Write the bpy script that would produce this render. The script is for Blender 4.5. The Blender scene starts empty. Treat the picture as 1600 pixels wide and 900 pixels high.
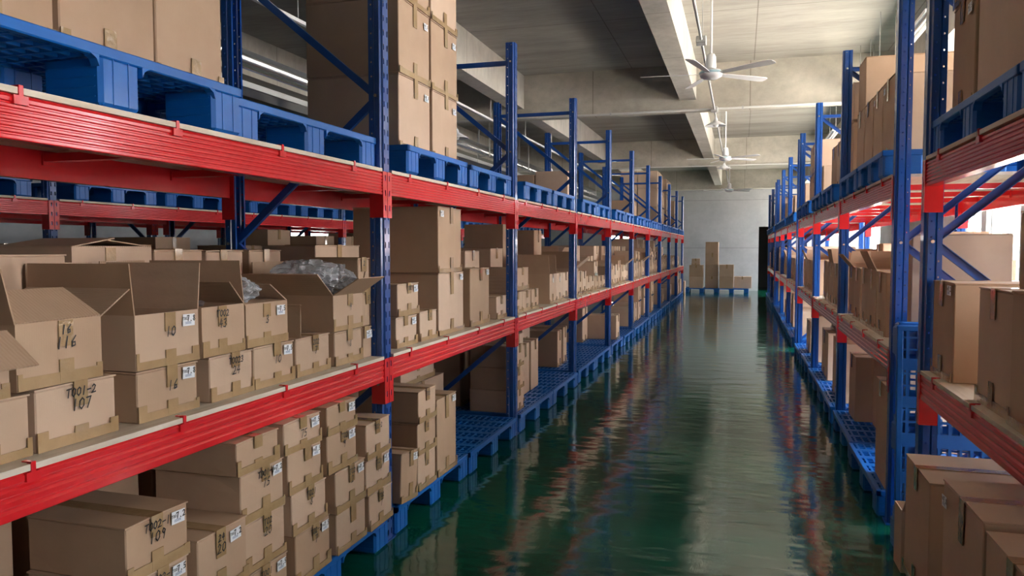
import bpy, bmesh, math, random
from mathutils import Vector, Matrix, noise as mnoise
PI = math.pi
R = random.Random(7)
scene = bpy.context.scene
C = scene.collection

# ------------------------------------------------------------------ camera, world, light, exposure
cam_data = bpy.data.cameras.new('camera'); cam = bpy.data.objects.new('camera', cam_data); C.objects.link(cam)
cam_data.sensor_fit = 'HORIZONTAL'; cam_data.sensor_width = 36.0; cam_data.lens = 36.0 * 1200 / 1600
cam_data.clip_start = 0.05; cam_data.clip_end = 200
CAM_Z = 1.6
yaw, pit, roll = math.radians(16.565), math.radians(2.95), math.radians(-0.075)
Fv = Vector((-math.sin(yaw) * math.cos(pit), math.cos(yaw) * math.cos(pit), -math.sin(pit)))
Rv = Vector((math.cos(yaw), math.sin(yaw), 0)); Uv = Rv.cross(Fv)
R2 = Rv * math.cos(roll) + Uv * math.sin(roll); U2 = -Rv * math.sin(roll) + Uv * math.cos(roll)
cam.matrix_world = Matrix(((R2.x, U2.x, -Fv.x, 0), (R2.y, U2.y, -Fv.y, 0), (R2.z, U2.z, -Fv.z, CAM_Z), (0, 0, 0, 1)))
scene.camera = cam

SKY = 9.0
world = bpy.data.worlds.new('daylight'); scene.world = world; world.use_nodes = True
wn = world.node_tree.nodes; wl = world.node_tree.links; wn.clear()
wo = wn.new('ShaderNodeOutputWorld'); wb = wn.new('ShaderNodeBackground'); wr = wn.new('ShaderNodeValToRGB')
wt = wn.new('ShaderNodeTexCoord'); wsep = wn.new('ShaderNodeSeparateXYZ'); wm = wn.new('ShaderNodeMapRange')
wm.inputs['From Min'].default_value = -1; wm.inputs['From Max'].default_value = 1
wl.new(wt.outputs['Generated'], wsep.inputs[0]); wl.new(wsep.outputs['Z'], wm.inputs['Value']); wl.new(wm.outputs[0], wr.inputs[0])
cr = wr.color_ramp                      # sunlit pale paving below the horizon, bright overcast sky above it
cr.elements[0].position = 0.0; cr.elements[0].color = (0.95, 0.86, 0.70, 1)
cr.elements[1].position = 1.0; cr.elements[1].color = (0.80, 0.90, 1.0, 1)
e = cr.elements.new(0.47); e.color = (1.05, 0.97, 0.82, 1)
e = cr.elements.new(0.52); e.color = (0.95, 0.97, 1.0, 1)
wl.new(wr.outputs[0], wb.inputs['Color']); wb.inputs['Strength'].default_value = SKY
wl.new(wb.outputs[0], wo.inputs[0])
scene.view_settings.view_transform = 'Standard'; scene.view_settings.look = 'None'
scene.view_settings.gamma = 1.0; scene.view_settings.use_curve_mapping = False
scene.view_settings.exposure = 1.88

def portal(name, loc, rot, sx, sy):
    d = bpy.data.lights.new(name, 'AREA'); d.shape = 'RECTANGLE'; d.size = sx; d.size_y = sy
    d.cycles.is_portal = True
    o = bpy.data.objects.new(name, d); o.location = loc; o.rotation_euler = rot; C.objects.link(o); return o

# ------------------------------------------------------------------ materials
def new_mat(name):
    m = bpy.data.materials.new(name); m.use_nodes = True
    nt = m.node_tree; b = nt.nodes['Principled BSDF']; return m, nt, b
def L(nt, a, b): nt.links.new(a, b)
def simple(name, col, rough=0.5, metal=0.0, coat=0.0):
    m, nt, b = new_mat(name)
    b.inputs['Base Color'].default_value = (*col, 1); b.inputs['Roughness'].default_value = rough
    b.inputs['Metallic'].default_value = metal; b.inputs['Coat Weight'].default_value = coat
    return m
def noise(nt, scale, detail=3, rough=0.5, vec=None, stretch=None):
    n = nt.nodes.new('ShaderNodeTexNoise'); n.inputs['Scale'].default_value = scale
    n.inputs['Detail'].default_value = detail; n.inputs['Roughness'].default_value = rough
    tc = nt.nodes.new('ShaderNodeTexCoord')
    src = tc.outputs['Object']
    if stretch:
        mp = nt.nodes.new('ShaderNodeMapping'); mp.inputs['Scale'].default_value = stretch
        L(nt, src, mp.inputs[0]); src = mp.outputs[0]
    L(nt, src, n.inputs['Vector']); return n
def ramp(nt, fac, stops):
    r = nt.nodes.new('ShaderNodeValToRGB'); L(nt, fac, r.inputs[0]); cr = r.color_ramp
    cr.elements[0].position = stops[0][0]; cr.elements[0].color = (*stops[0][1], 1)
    cr.elements[1].position = stops[-1][0]; cr.elements[1].color = (*stops[-1][1], 1)
    for p, c in stops[1:-1]:
        e = cr.elements.new(p); e.color = (*c, 1)
    return r
def bump(nt, b, h, strength, dist=0.01):
    n = nt.nodes.new('ShaderNodeBump'); n.inputs['Strength'].default_value = strength; n.inputs['Distance'].default_value = dist
    L(nt, h, n.inputs['Height']); L(nt, n.outputs[0], b.inputs['Normal']); return n
def math_node(nt, op, a, b=None, c=None):
    n = nt.nodes.new('ShaderNodeMath'); n.operation = op
    for i, v in enumerate((a, b, c)):
        if v is None: continue
        if isinstance(v, (int, float)): n.inputs[i].default_value = v
        else: L(nt, v, n.inputs[i])
    return n.outputs[0]

def mat_concrete(name, dark, light, stretch, seams=None, grain=0.8):
    m, nt, b = new_mat(name)
    n1 = noise(nt, 1.1, 6, 0.62, stretch=stretch); n2 = noise(nt, 9, 5, 0.7, stretch=stretch)
    mx = nt.nodes.new('ShaderNodeMix'); mx.data_type = 'RGBA'
    r1 = ramp(nt, n1.outputs['Fac'], [(0.3, dark), (0.7, light)])
    r2 = ramp(nt, n2.outputs['Fac'], [(0.3, (0.84, 0.84, 0.84)), (0.62, (1.05, 1.05, 1.05))])
    mx.blend_type = 'MULTIPLY'; mx.inputs[0].default_value = grain
    L(nt, r1.outputs[0], mx.inputs[6]); L(nt, r2.outputs[0], mx.inputs[7])
    col = mx.outputs[2]
    if seams:      # thin joints of the formwork panels
        tc = nt.nodes.new('ShaderNodeTexCoord'); sp = nt.nodes.new('ShaderNodeSeparateXYZ'); L(nt, tc.outputs['Object'], sp.inputs[0])
        fac = None
        for ax, pitch, off in seams:
            v = math_node(nt, 'MODULO', math_node(nt, 'ADD', sp.outputs[ax], 100 + off), pitch)
            f = math_node(nt, 'LESS_THAN', v, 0.014)
            fac = f if fac is None else math_node(nt, 'MAXIMUM', fac, f)
        m2 = nt.nodes.new('ShaderNodeMix'); m2.data_type = 'RGBA'; m2.blend_type = 'MULTIPLY'
        L(nt, math_node(nt, 'MULTIPLY', fac, 0.75), m2.inputs[0]); L(nt, col, m2.inputs[6]); m2.inputs[7].default_value = (0.45, 0.43, 0.40, 1)
        col = m2.outputs[2]
    L(nt, col, b.inputs['Base Color']); b.inputs['Roughness'].default_value = 0.85
    bump(nt, b, n2.outputs['Fac'], 0.25, 0.01)
    return m
M = {}
M['slab'] = mat_concrete('slab concrete', (0.28, 0.265, 0.235), (0.44, 0.425, 0.385), (0.35, 1.6, 1), [(1, 2.2, 0.4), (0, 1.83, 0.5)])
M['joist'] = mat_concrete('beam concrete', (0.40, 0.385, 0.34), (0.60, 0.58, 0.52), (1, 1, 0.6), [(1, 1.83, 0.3)])
M['joist2'] = mat_concrete('cross beam concrete', (0.36, 0.34, 0.29), (0.54, 0.51, 0.44), (0.8, 1, 1), [(0, 2.4, 0.7)])
M['plaster'] = mat_concrete('rendered wall', (0.34, 0.35, 0.36), (0.46, 0.47, 0.48), (1, 1, 1), [(2, 1.8, 1.0)], 0.25)

M['low_bounce_wall'] = simple('wall darkened against bounce light', (0.14, 0.14, 0.14), 0.8)  # unseen wall behind the camera, darkened to cut light bounced into the room
def mat_floor():
    m, nt, b = new_mat('green epoxy')
    n1 = noise(nt, 0.6, 4, 0.6); n2 = noise(nt, 14, 4, 0.7, stretch=(1.0, 0.6, 1)); n3 = noise(nt, 3.0, 2, 0.5, stretch=(0.55, 1.5, 1))
    r = ramp(nt, n1.outputs['Fac'], [(0.3, (0.002, 0.060, 0.036)), (0.7, (0.004, 0.095, 0.055))])
    L(nt, r.outputs[0], b.inputs['Base Color'])
    rr = nt.nodes.new('ShaderNodeMapRange'); rr.inputs['To Min'].default_value = 0.02; rr.inputs['To Max'].default_value = 0.15
    L(nt, n2.outputs['Fac'], rr.inputs[0]); L(nt, rr.outputs[0], b.inputs['Roughness'])
    b.inputs['IOR'].default_value = 1.6
    a = math_node(nt, 'ADD', math_node(nt, 'MULTIPLY', n3.outputs['Fac'], 1.0), math_node(nt, 'MULTIPLY', n2.outputs['Fac'], 0.10))
    bump(nt, b, a, 0.35, 0.02)
    return m
M['floor'] = mat_floor()

def mat_kraft(name, dark, light, ribs=0.0):
    m, nt, b = new_mat(name)
    oi = nt.nodes.new('ShaderNodeObjectInfo')
    n1 = noise(nt, 3.5, 4, 0.6); n2 = noise(nt, 90, 3, 0.6)
    r1 = ramp(nt, n1.outputs['Fac'], [(0.25, dark), (0.75, light)])
    hs = nt.nodes.new('ShaderNodeHueSaturation')
    v = nt.nodes.new('ShaderNodeMapRange'); v.inputs['To Min'].default_value = 0.86; v.inputs['To Max'].default_value = 1.12
    s = nt.nodes.new('ShaderNodeMapRange'); s.inputs['To Min'].default_value = 1.08; s.inputs['To Max'].default_value = 0.90
    L(nt, oi.outputs['Random'], v.inputs[0]); L(nt, oi.outputs['Random'], s.inputs[0])
    L(nt, v.outputs[0], hs.inputs['Value']); L(nt, s.outputs[0], hs.inputs['Saturation']); L(nt, r1.outputs[0], hs.inputs['Color'])
    L(nt, hs.outputs[0], b.inputs['Base Color']); b.inputs['Roughness'].default_value = 0.72
    h = n2.outputs['Fac']
    w = nt.nodes.new('ShaderNodeTexWave'); w.inputs['Scale'].default_value = 42 if not ribs else 28; w.bands_direction = 'Y'
    w.inputs['Distortion'].default_value = 0.5 if not ribs else 1.5
    tc = nt.nodes.new('ShaderNodeTexCoord'); L(nt, tc.outputs['Object'], w.inputs['Vector'])
    h = math_node(nt, 'ADD', math_node(nt, 'MULTIPLY', h, 0.5), math_node(nt, 'MULTIPLY', w.outputs['Fac'], 0.07 + ribs))
    bump(nt, b, h, 0.22 + ribs * 0.3, 0.003)
    return m
M['kraft'] = mat_kraft('kraft cardboard', (0.47, 0.320, 0.215), (0.55, 0.385, 0.265))
M['kraft_in'] = mat_kraft('corrugated cardboard flap', (0.42, 0.28, 0.185), (0.50, 0.34, 0.225), 0.6)
def mat_tape():
    m, nt, b = new_mat('packing tape')
    n1 = noise(nt, 35, 3, 0.6); n2 = noise(nt, 12, 2, 0.5)
    r = ramp(nt, n2.outputs['Fac'], [(0.3, (0.36, 0.235, 0.115)), (0.7, (0.46, 0.31, 0.165))])
    L(nt, r.outputs[0], b.inputs['Base Color']); b.inputs['Roughness'].default_value = 0.16
    b.inputs['Coat Weight'].default_value = 0.8; b.inputs['Coat Roughness'].default_value = 0.05
    bump(nt, b, n1.outputs['Fac'], 0.5, 0.006)
    return m
M['tape'] = mat_tape()
M['label'] = simple('white label paper', (0.80, 0.82, 0.86), 0.5)
M['ink'] = simple('black marker ink', (0.012, 0.011, 0.012), 0.45)
M['blue_ink'] = simple('blue label print', (0.06, 0.16, 0.34), 0.5)
M['red_ink'] = simple('red marker ink', (0.42, 0.05, 0.05), 0.5)
M['board'] = simple('pale board edge', (0.62, 0.53, 0.42), 0.7)
def mat_board():
    m, nt, b = new_mat('plywood shelf board')
    n1 = noise(nt, 6, 5, 0.6, stretch=(6, 0.6, 3))
    r = ramp(nt, n1.outputs['Fac'], [(0.3, (0.52, 0.43, 0.33)), (0.7, (0.70, 0.62, 0.52))])
    L(nt, r.outputs[0], b.inputs['Base Color']); b.inputs['Roughness'].default_value = 0.6
    return m
M['board'] = mat_board()
def mat_paint(name, c1, c2, rough, coat=0.5):
    m, nt, b = new_mat(name)
    n1 = noise(nt, 5, 4, 0.6); n2 = noise(nt, 60, 2, 0.5)
    r = ramp(nt, n1.outputs['Fac'], [(0.3, c1), (0.7, c2)]); L(nt, r.outputs[0], b.inputs['Base Color'])
    b.inputs['Roughness'].default_value = rough; b.inputs['Coat Weight'].default_value = coat; b.inputs['Coat Roughness'].default_value = 0.12
    bump(nt, b, n2.outputs['Fac'], 0.06, 0.003)
    return m
M['red'] = mat_paint('red enamel', (0.62, 0.012, 0.018), (0.70, 0.018, 0.024), 0.25)
M['blue'] = mat_paint('blue enamel', (0.002, 0.058, 0.28), (0.004, 0.075, 0.34), 0.3)
M['plastic'] = mat_paint('blue plastic', (0.001, 0.105, 0.42), (0.002, 0.135, 0.50), 0.42, 0.1)
def mat_upright():
    m, nt, b = new_mat('perforated blue enamel')
    b.inputs['Base Color'].default_value = (0.003, 0.064, 0.30, 1); b.inputs['Roughness'].default_value = 0.28
    b.inputs['Coat Weight'].default_value = 0.5; b.inputs['Coat Roughness'].default_value = 0.1
    tc = nt.nodes.new('ShaderNodeTexCoord'); sp = nt.nodes.new('ShaderNodeSeparateXYZ'); L(nt, tc.outputs['Object'], sp.inputs[0])
    x, y, z = sp.outputs
    def within(v, lo, hi): return math_node(nt, 'MULTIPLY', math_node(nt, 'GREATER_THAN', v, lo), math_node(nt, 'LESS_THAN', v, hi))
    ay = math_node(nt, 'ABSOLUTE', y)
    # slots in the front face
    zs = math_node(nt, 'MODULO', z, 0.075)
    slot = math_node(nt, 'MULTIPLY', math_node(nt, 'MULTIPLY', within(ay, 0.014, 0.026), within(zs, 0.028, 0.060)), math_node(nt, 'GREATER_THAN', x, -0.006))
    # round holes in the two flanks
    def hole(x0, rad, pitch, zoff):
        zz = math_node(nt, 'SUBTRACT', math_node(nt, 'MODULO', math_node(nt, 'ADD', z, zoff), pitch), pitch / 2)
        xx = math_node(nt, 'SUBTRACT', x, x0)
        r2 = math_node(nt, 'ADD', math_node(nt, 'MULTIPLY', xx, xx), math_node(nt, 'MULTIPLY', zz, zz))
        return math_node(nt, 'MULTIPLY', math_node(nt, 'LESS_THAN', r2, rad * rad), math_node(nt, 'GREATER_THAN', ay, 0.02))
    h1 = hole(-0.062, 0.0048, 0.075, 0.0); h2 = hole(-0.030, 0.0048, 0.075, 0.0375)
    f = math_node(nt, 'MAXIMUM', slot, math_node(nt, 'MAXIMUM', h1, h2))
    L(nt, math_node(nt, 'SUBTRACT', 1.0, f), b.inputs['Alpha'])
    return m
M['upright'] = mat_upright()
M['zinc'] = simple('zinc plated steel', (0.75, 0.75, 0.75), 0.25, 1.0)
M['galv'] = simple('galvanised duct steel', (0.62, 0.63, 0.64), 0.22, 0.9)
M['galv_dull'] = simple('dull galvanised steel', (0.45, 0.46, 0.46), 0.5, 0.5)
M['white'] = simple('white enamel', (0.80, 0.81, 0.83), 0.35)
M['fan_ring'] = simple('pale blue plastic ring', (0.45, 0.66, 0.75), 0.3)
M['grey_plastic'] = simple('grey conduit plastic', (0.55, 0.55, 0.53), 0.5)
M['dark'] = simple('passage wall with shade in colour', (0.05, 0.05, 0.045), 0.9)  # shade of the unlit passage is put into its wall colour
M['frame'] = simple('white window frame', (0.75, 0.76, 0.78), 0.4)
M['facade'] = simple('pink rendered facade', (0.55, 0.30, 0.26), 0.9)
M['facade_w'] = simple('white rendered facade', (0.80, 0.80, 0.80), 0.9)
M['bulb'] = simple('frosted lamp glass', (0.85, 0.85, 0.82), 0.2)
def mat_glass():
    m, nt, b = new_mat('window glass'); nt.nodes.remove(b)
    o = nt.nodes['Material Output']; t = nt.nodes.new('ShaderNodeBsdfTransparent'); g = nt.nodes.new('ShaderNodeBsdfGlossy'); x = nt.nodes.new('ShaderNodeMixShader')
    g.inputs['Roughness'].default_value = 0.02; x.inputs[0].default_value = 0.06
    L(nt, t.outputs[0], x.inputs[1]); L(nt, g.outputs[0], x.inputs[2]); L(nt, x.outputs[0], o.inputs[0]); return m
M['glass'] = mat_glass()
def mat_bag():
    m, nt, b = new_mat('clear plastic film'); nt.nodes.remove(b)
    o = nt.nodes['Material Output']; t = nt.nodes.new('ShaderNodeBsdfTransparent'); x = nt.nodes.new('ShaderNodeMixShader')
    p = nt.nodes.new('ShaderNodeBsdfPrincipled'); p.inputs['Base Color'].default_value = (0.78, 0.81, 0.86, 1); p.inputs['Roughness'].default_value = 0.10
    p.inputs['Coat Weight'].default_value = 1.0
    t.inputs[0].default_value = (0.93, 0.95, 0.97, 1); x.inputs[0].default_value = 0.42
    n = noise(nt, 14, 2, 0.5); bump(nt, p, n.outputs['Fac'], 0.5, 0.01)
    L(nt, t.outputs[0], x.inputs[1]); L(nt, p.outputs[0], x.inputs[2]); L(nt, x.outputs[0], o.inputs[0]); return m
M['bag'] = mat_bag()

# ------------------------------------------------------------------ mesh helpers
class MB:
    """collects shapes, then links them as ONE mesh object"""
    def __init__(s): s.v = []; s.f = []; s.mi = []; s.cur = 0
    def mat(s, i): s.cur = i; return s
    def add(s, vs, fs):
        n = len(s.v); s.v += [tuple(v) for v in vs]; s.f += [tuple(n + i for i in f) for f in fs]; s.mi += [s.cur] * len(fs); return s
    def box(s, x0, x1, y0, y1, z0, z1, mtx=None, c=0.0):
        if c > 0:          # chamfered on all edges
            bm = bmesh.new(); bmesh.ops.create_cube(bm, size=1)
            for v in bm.verts: v.co = Vector((x0 + (v.co.x + .5) * (x1 - x0), y0 + (v.co.y + .5) * (y1 - y0), z0 + (v.co.z + .5) * (z1 - z0)))
            bmesh.ops.bevel(bm, geom=bm.edges[:], offset=c, segments=1, affect='EDGES')
            bm.verts.index_update()
            vs = [(mtx @ v.co if mtx else v.co.copy()) for v in bm.verts]; fs = [[v.index for v in f.verts] for f in bm.faces]; bm.free()
            return s.add(vs, fs)
        vs = [Vector(p) for p in ((x0, y0, z0), (x1, y0, z0), (x1, y1, z0), (x0, y1, z0), (x0, y0, z1), (x1, y0, z1), (x1, y1, z1), (x0, y1, z1))]
        if mtx: vs = [mtx @ v for v in vs]
        return s.add(vs, [(3, 2, 1, 0), (4, 5, 6, 7), (0, 1, 5, 4), (1, 2, 6, 5), (2, 3, 7, 6), (3, 0, 4, 7)])
    def tube(s, p0, p1, r0, r1=None, n=12, cap=True):
        p0, p1 = Vector(p0), Vector(p1); r1 = r0 if r1 is None else r1
        a = (p1 - p0).normalized(); u = a.orthogonal().normalized(); w = a.cross(u)
        vs = [p0 + (u * math.cos(2 * PI * i / n) + w * math.sin(2 * PI * i / n)) * r0 for i in range(n)] + \
             [p1 + (u * math.cos(2 * PI * i / n) + w * math.sin(2 * PI * i / n)) * r1 for i in range(n)]
        fs = [(i, (i + 1) % n, n + (i + 1) % n, n + i) for i in range(n)]
        if cap: fs += [tuple(reversed(range(n))), tuple(range(n, 2 * n))]
        return s.add(vs, fs)
    def lathe(s, prof, n=24, origin=(0, 0, 0)):
        ox, oy, oz = origin; vs = []
        for r, z in prof: vs += [(ox + r * math.cos(2 * PI * i / n), oy + r * math.sin(2 * PI * i / n), oz + z) for i in range(n)]
        fs = []
        for k in range(len(prof) - 1):
            for i in range(n): fs.append((k * n + i, k * n + (i + 1) % n, (k + 1) * n + (i + 1) % n, (k + 1) * n + i))
        return s.add(vs, fs)
    def prism(s, poly, a0, a1, axis='y'):
        """closed polygon (u,w) extruded; axis y: u=x,w=z ; axis z: u=x,w=y"""
        n = len(poly)
        P = (lambda u, w, t: (u, t, w)) if axis == 'y' else (lambda u, w, t: (u, w, t))
        vs = [P(u, w, a0) for u, w in poly] + [P(u, w, a1) for u, w in poly]
        fs = [(i, (i + 1) % n, n + (i + 1) % n, n + i) for i in range(n)] + [tuple(reversed(range(n))), tuple(range(n, 2 * n))]
        return s.add(vs, fs)
    def mesh(s, name, mats, smooth=False):
        me = bpy.data.meshes.new(name); me.from_pydata(s.v, [], s.f); me.update()
        for m in (mats if isinstance(mats, (list, tuple)) else [mats]): me.materials.append(m)
        for p, i in zip(me.polygons, s.mi): p.material_index = i; p.use_smooth = smooth
        bm = bmesh.new(); bm.from_mesh(me); bmesh.ops.recalc_face_normals(bm, faces=bm.faces[:]); bm.to_mesh(me); bm.free()
        return me
    def build(s, name, mats, parent=None, smooth=False, loc=None):
        return link(name, s.mesh(name, mats, smooth), parent, loc)
def link(name, me, parent=None, loc=None):
    o = bpy.data.objects.new(name, me); C.objects.link(o)
    if parent: o.parent = parent
    if loc: o.location = loc
    return o
def tag(o, label=None, cat=None, group=None, kind=None):
    if label: o['label'] = label
    if cat: o['category'] = cat
    if group: o['group'] = group
    if kind: o['kind'] = kind
    return o
def empty(name, loc, rz=0.0):
    o = bpy.data.objects.new(name, None); C.objects.link(o); o.location = loc; o.rotation_euler = (0, 0, rz); o.empty_display_size = .1
    return o
def copy_tree(o, parent=None):
    c = o.copy(); C.objects.link(c)
    if parent: c.parent = parent
    for ch in KIDS.get(o.name, []): copy_tree(ch, c)
    return c
KIDS = {}
def kid(parent, o):
    KIDS.setdefault(parent.name, []).append(o); o.parent = parent; return o
ORD = ['nearest', 'second', 'third', 'fourth', 'fifth', 'sixth', 'seventh', 'eighth', 'ninth', 'tenth', 'eleventh', 'twelfth', 'thirteenth', 'fourteenth', 'fifteenth']

# ------------------------------------------------------------------ the room
XL, XR, YN, YF, ZC = -12.0, 4.3, -5.0, 30.2, 4.42
def struct(name, mb, m): return tag(mb.build(name, m), kind='structure')
struct('floor', MB().box(XL - .3, XR + .3, YN - .3, YF + 3.2, -0.2, 0), M['floor'])
struct('ceiling', MB().box(XL - .3, XR + .3, YN - .3, YF + .3, ZC, ZC + .25), M['slab'])
# cross beams and longitudinal beams
n = 1
for y in (-4.41, 3.92, 12.25, 20.6, 28.95):
    struct('trim_%d' % n, MB().box(XL, XR, y, y + .36, 3.74, ZC), M['joist2']); n += 1
for x in (-12.0, -9.30, -6.50, -3.68, -0.93, 2.1):
    for a, b_ in ((-4.05, 3.92), (4.28, 12.25), (12.61, 20.6), (20.96, 28.95)):
        struct('trim_%d' % n, MB().box(x, x + .245, a, b_, 3.88, ZC), M['joist']); n += 1
# back wall with the dark doorway
dx0, dx1, dz = 0.64, 1.75, 2.40
struct('wall_back', MB().box(XL, -5.0, YF, YF + .24, 0, ZC).box(-4.1, dx0, YF, YF + .24, 0, ZC).box(-5.0, -4.1, YF, YF + .24, 0, 1.5).box(-5.0, -4.1, YF, YF + .24, 2.2, ZC).box(dx1, XR, YF, YF + .24, 0, ZC).box(dx0, dx1, YF, YF + .24, dz, ZC), M['plaster'])
struct('door_1', MB().box(dx0 - .2, dx0, YF + .24, YF + 3, 0, dz + .1).box(dx1, dx1 + .2, YF + .24, YF + 3, 0, dz + .1).box(dx0 - .2, dx1 + .2, YF + 3, YF + 3.1, 0, dz + .1).box(dx0 - .2, dx1 + .2, YF + .24, YF + 3.1, dz + .1, dz + .2), M['dark'])
struct('wall_front', MB().box(XL, XR, YN - .24, YN, 0, ZC), M['low_bounce_wall'])
# side walls with window openings
def side_wall(name, x0, x1, spans, z0, z1):
    mb = MB().box(x0, x1, YN, YF, 0, z0).box(x0, x1, YN, YF, z1, ZC)
    ys = [YN] + [v for s_ in spans for v in s_] + [YF]
    for i in range(0, len(ys), 2): mb.box(x0, x1, ys[i], ys[i + 1], z0, z1)
    struct(name, mb, M['plaster'])
WR = [(-2.6 + 2.1 * i, -2.6 + 2.1 * i + 1.78) for i in range(1, 10) if i != 2] + [(27.2, 30.05)]
side_wall('wall_right', XR, XR + .24, WR, 0.55, 3.70)
WL = [(18.6, 21.0)]
side_wall('wall_left', XL - .24, XL, WL, 1.5, 2.3)
def window(k, x, y0, y1, z0, z1, sgn, bars):
    t = .05
    mb = MB().box(x - .03, x + .03, y0, y0 + t, z0, z1).box(x - .03, x + .03, y1 - t, y1, z0, z1).box(x - .03, x + .03, y0, y1, z0, z0 + t).box(x - .03, x + .03, y0, y1, z1 - t, z1)
    for j in range(1, bars): mb.box(x - .02, x + .02, y0 + (y1 - y0) * j / bars - .02, y0 + (y1 - y0) * j / bars + .02, z0, z1)
    mb.box(x - .02, x + .02, y0, y1, z0 + (z1 - z0) * .8 - .012, z0 + (z1 - z0) * .8 + .012)
    w = struct('window_%d' % k, mb, M['frame'])
    MB().box(x - .003, x + .003, y0 + t, y1 - t, z0 + t, z1 - t).build('window_pane', M['glass'], w)
    portal('daylight_portal', (x - sgn * .06, (y0 + y1) / 2, (z0 + z1) / 2), (0, sgn * PI / 2, 0), z1 - z0, y1 - y0)
k = 1
for a, b_ in WR: window(k, XR + .12, a, b_, .55, 3.70, 1, 2); k += 1
for a, b_ in WL: window(k, XL - .12, a, b_, 1.5, 2.3, -1, 2); k += 1
bw = struct('window_%d' % k, MB().box(-5.0, -4.95, YF + .08, YF + .14, 1.5, 2.2).box(-4.15, -4.1, YF + .08, YF + .14, 1.5, 2.2).box(-4.95, -4.15, YF + .08, YF + .14, 1.5, 1.55).box(-4.95, -4.15, YF + .08, YF + .14, 2.15, 2.2).box(-4.57, -4.53, YF + .09, YF + .13, 1.55, 2.15), M['frame'])
MB().box(-4.95, -4.15, YF + .107, YF + .113, 1.55, 2.15).build('window_pane', M['glass'], bw)
# the building across the yard
fc = empty('neighbouring_building', (XR + 7, 12, -1)); tag(fc, 'pale building with reddish pilasters seen overexposed through the right windows', 'building')
MB().box(0, .4, -30, 40, 0, 3.6).build('facade', M['facade_w'], fc)
for j in range(24): MB().box(-.12, 0, -28 + j * 2.6, -27.4 + j * 2.6, 0, 3.6).build('pilaster', M['facade'], fc)

# ------------------------------------------------------------------ pallet racks
H, BOARD_U, BOARD_L = 3.32, 2.007, 1.003       # upright height, tops of the two beam levels
PITCH = 2.492
UP = [(0, -.032), (0, .032), (-.010, .036), (-.016, .046), (-.045, .046), (-.050, .040), (-.055, .046), (-.078, .046), (-.078, .040)]
up_poly = UP + [(x, -y) for x, y in reversed(UP[2:])]
def shell(poly_open, t):
    """thin-walled open profile"""
    out = []; inn = []
    cx = -.04
    for x, y in poly_open: out.append((x, y)); inn.append((x - (t if x > -.005 else 0), y - math.copysign(t, y) if abs(y) > .03 else y))
    return out + list(reversed(inn))
prof = [(-.078, -.034), (-.078, -.046), (-.055, -.046), (-.050, -.040), (-.045, -.046), (-.016, -.046), (-.010, -.036), (0, -.032),
        (0, .032), (-.010, .036), (-.016, .046), (-.045, .046), (-.050, .040), (-.055, .046), (-.078, .046), (-.078, .034)]
def off(p, t):
    n_ = len(p); r = []
    for i in range(n_):
        a = Vector(p[max(i - 1, 0)]); b_ = Vector(p[i]); c = Vector(p[min(i + 1, n_ - 1)])
        d = (c - a).normalized(); r.append((b_.x - d.y * t, b_.y + d.x * t))
    return r
up_me = MB().prism(prof + list(reversed(off(prof, .0022))), 0, H, 'z').mesh('upright', M['upright'])
foot_me = MB().box(-.10, .01, -.06, .06, 0, .006).box(-.085, -.075, -.05, .05, .006, .07).mesh('base_plate', M['blue'])
bolt_me = MB().tube((0, 0, 0), (0, .012, 0), .0095, n=6).mesh('bolt', M['zinc'])
def groove_profile(kind):
    # front face at u=0 facing +x, back at -0.05
    pts = [(-.050, 0), (-.002, 0), (0, .003)]
    if kind == 'fine': levels = [.016, .032, .048, .064, .080, .096]
    else: levels = [.030, .060, .088]
    for z in levels:
        g = .005 if kind == 'fine' else .008
        pts += [(0, z - g), (-.005, z - g * .3), (-.005, z + g * .3), (0, z + g)]
    pts += [(0, .110), (-.008, .120), (-.050, .120)]
    return pts
def beam_me(kind, ln): return MB().prism(groove_profile(kind), -ln / 2, ln / 2, 'y').mesh('beam', M['red'])
def conn_mesh(sy):
    # L-shaped end plate; local origin: post centre line at beam top, sy=+1: the beam lies towards +y
    mb = MB()
    zz0, zz1 = -.242, .004
    y0, y1 = (.003, .052) if sy > 0 else (-.052, -.003)
    xs0, xs1 = .001, .0045
    sl = (.018, .030)
    ys = sorted([sy * sl[0], sy * sl[1]])
    # front leg with three real slots
    mb.box(xs0, xs1, min(y0, y1), ys[0], zz0, zz1).box(xs0, xs1, ys[1], max(y0, y1), zz0, zz1)
    cuts = [zz0, -.205, -.175, -.125, -.095, -.045, -.015, zz1]
    for i in range(0, 8, 2): mb.box(xs0, xs1, ys[0], ys[1], cuts[i], cuts[i + 1])
    # side leg
    s0, s1 = sorted([sy * .0475, sy * .052])
    mb.box(-.075, xs1, s0, s1, zz0, zz1)
    return mb.mesh('connector', M['red'])
conn_p, conn_n = conn_mesh(1), conn_mesh(-1)
clip_me = MB().box(-.02, .0045, -.022, .022, -.028, -.004).box(-.012, .0045, -.007, .007, -.006, .022).box(-.03, .004, -.007, .007, .020, .0235).mesh('clip', M['red'])
def brace_mesh(zr, zf, width=.038):
    """c-channel between rear (x=-1+..) and front node; local x from front face"""
    p0 = Vector((-.955, 0, zr)); p1 = Vector((-.045, 0, zf)); d = (p1 - p0); ln = d.length; a = math.atan2(d.z, d.x)
    m = Matrix.Translation(p0) @ Matrix.Rotation(-a, 4, 'Y')
    w = width / 2
    mb = MB().box(0, ln, -.012, .012, w - .003, w, m).box(0, ln, -.012, .012, -w, -w + .003, m).box(0, ln, -.012, -.0095, -w, w, m)
    return mb.mesh('brace', M['blue'])
Z_NODES_A = [.10, .87, 1.63, 2.41, 3.16]       # alternate rear / front
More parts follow.
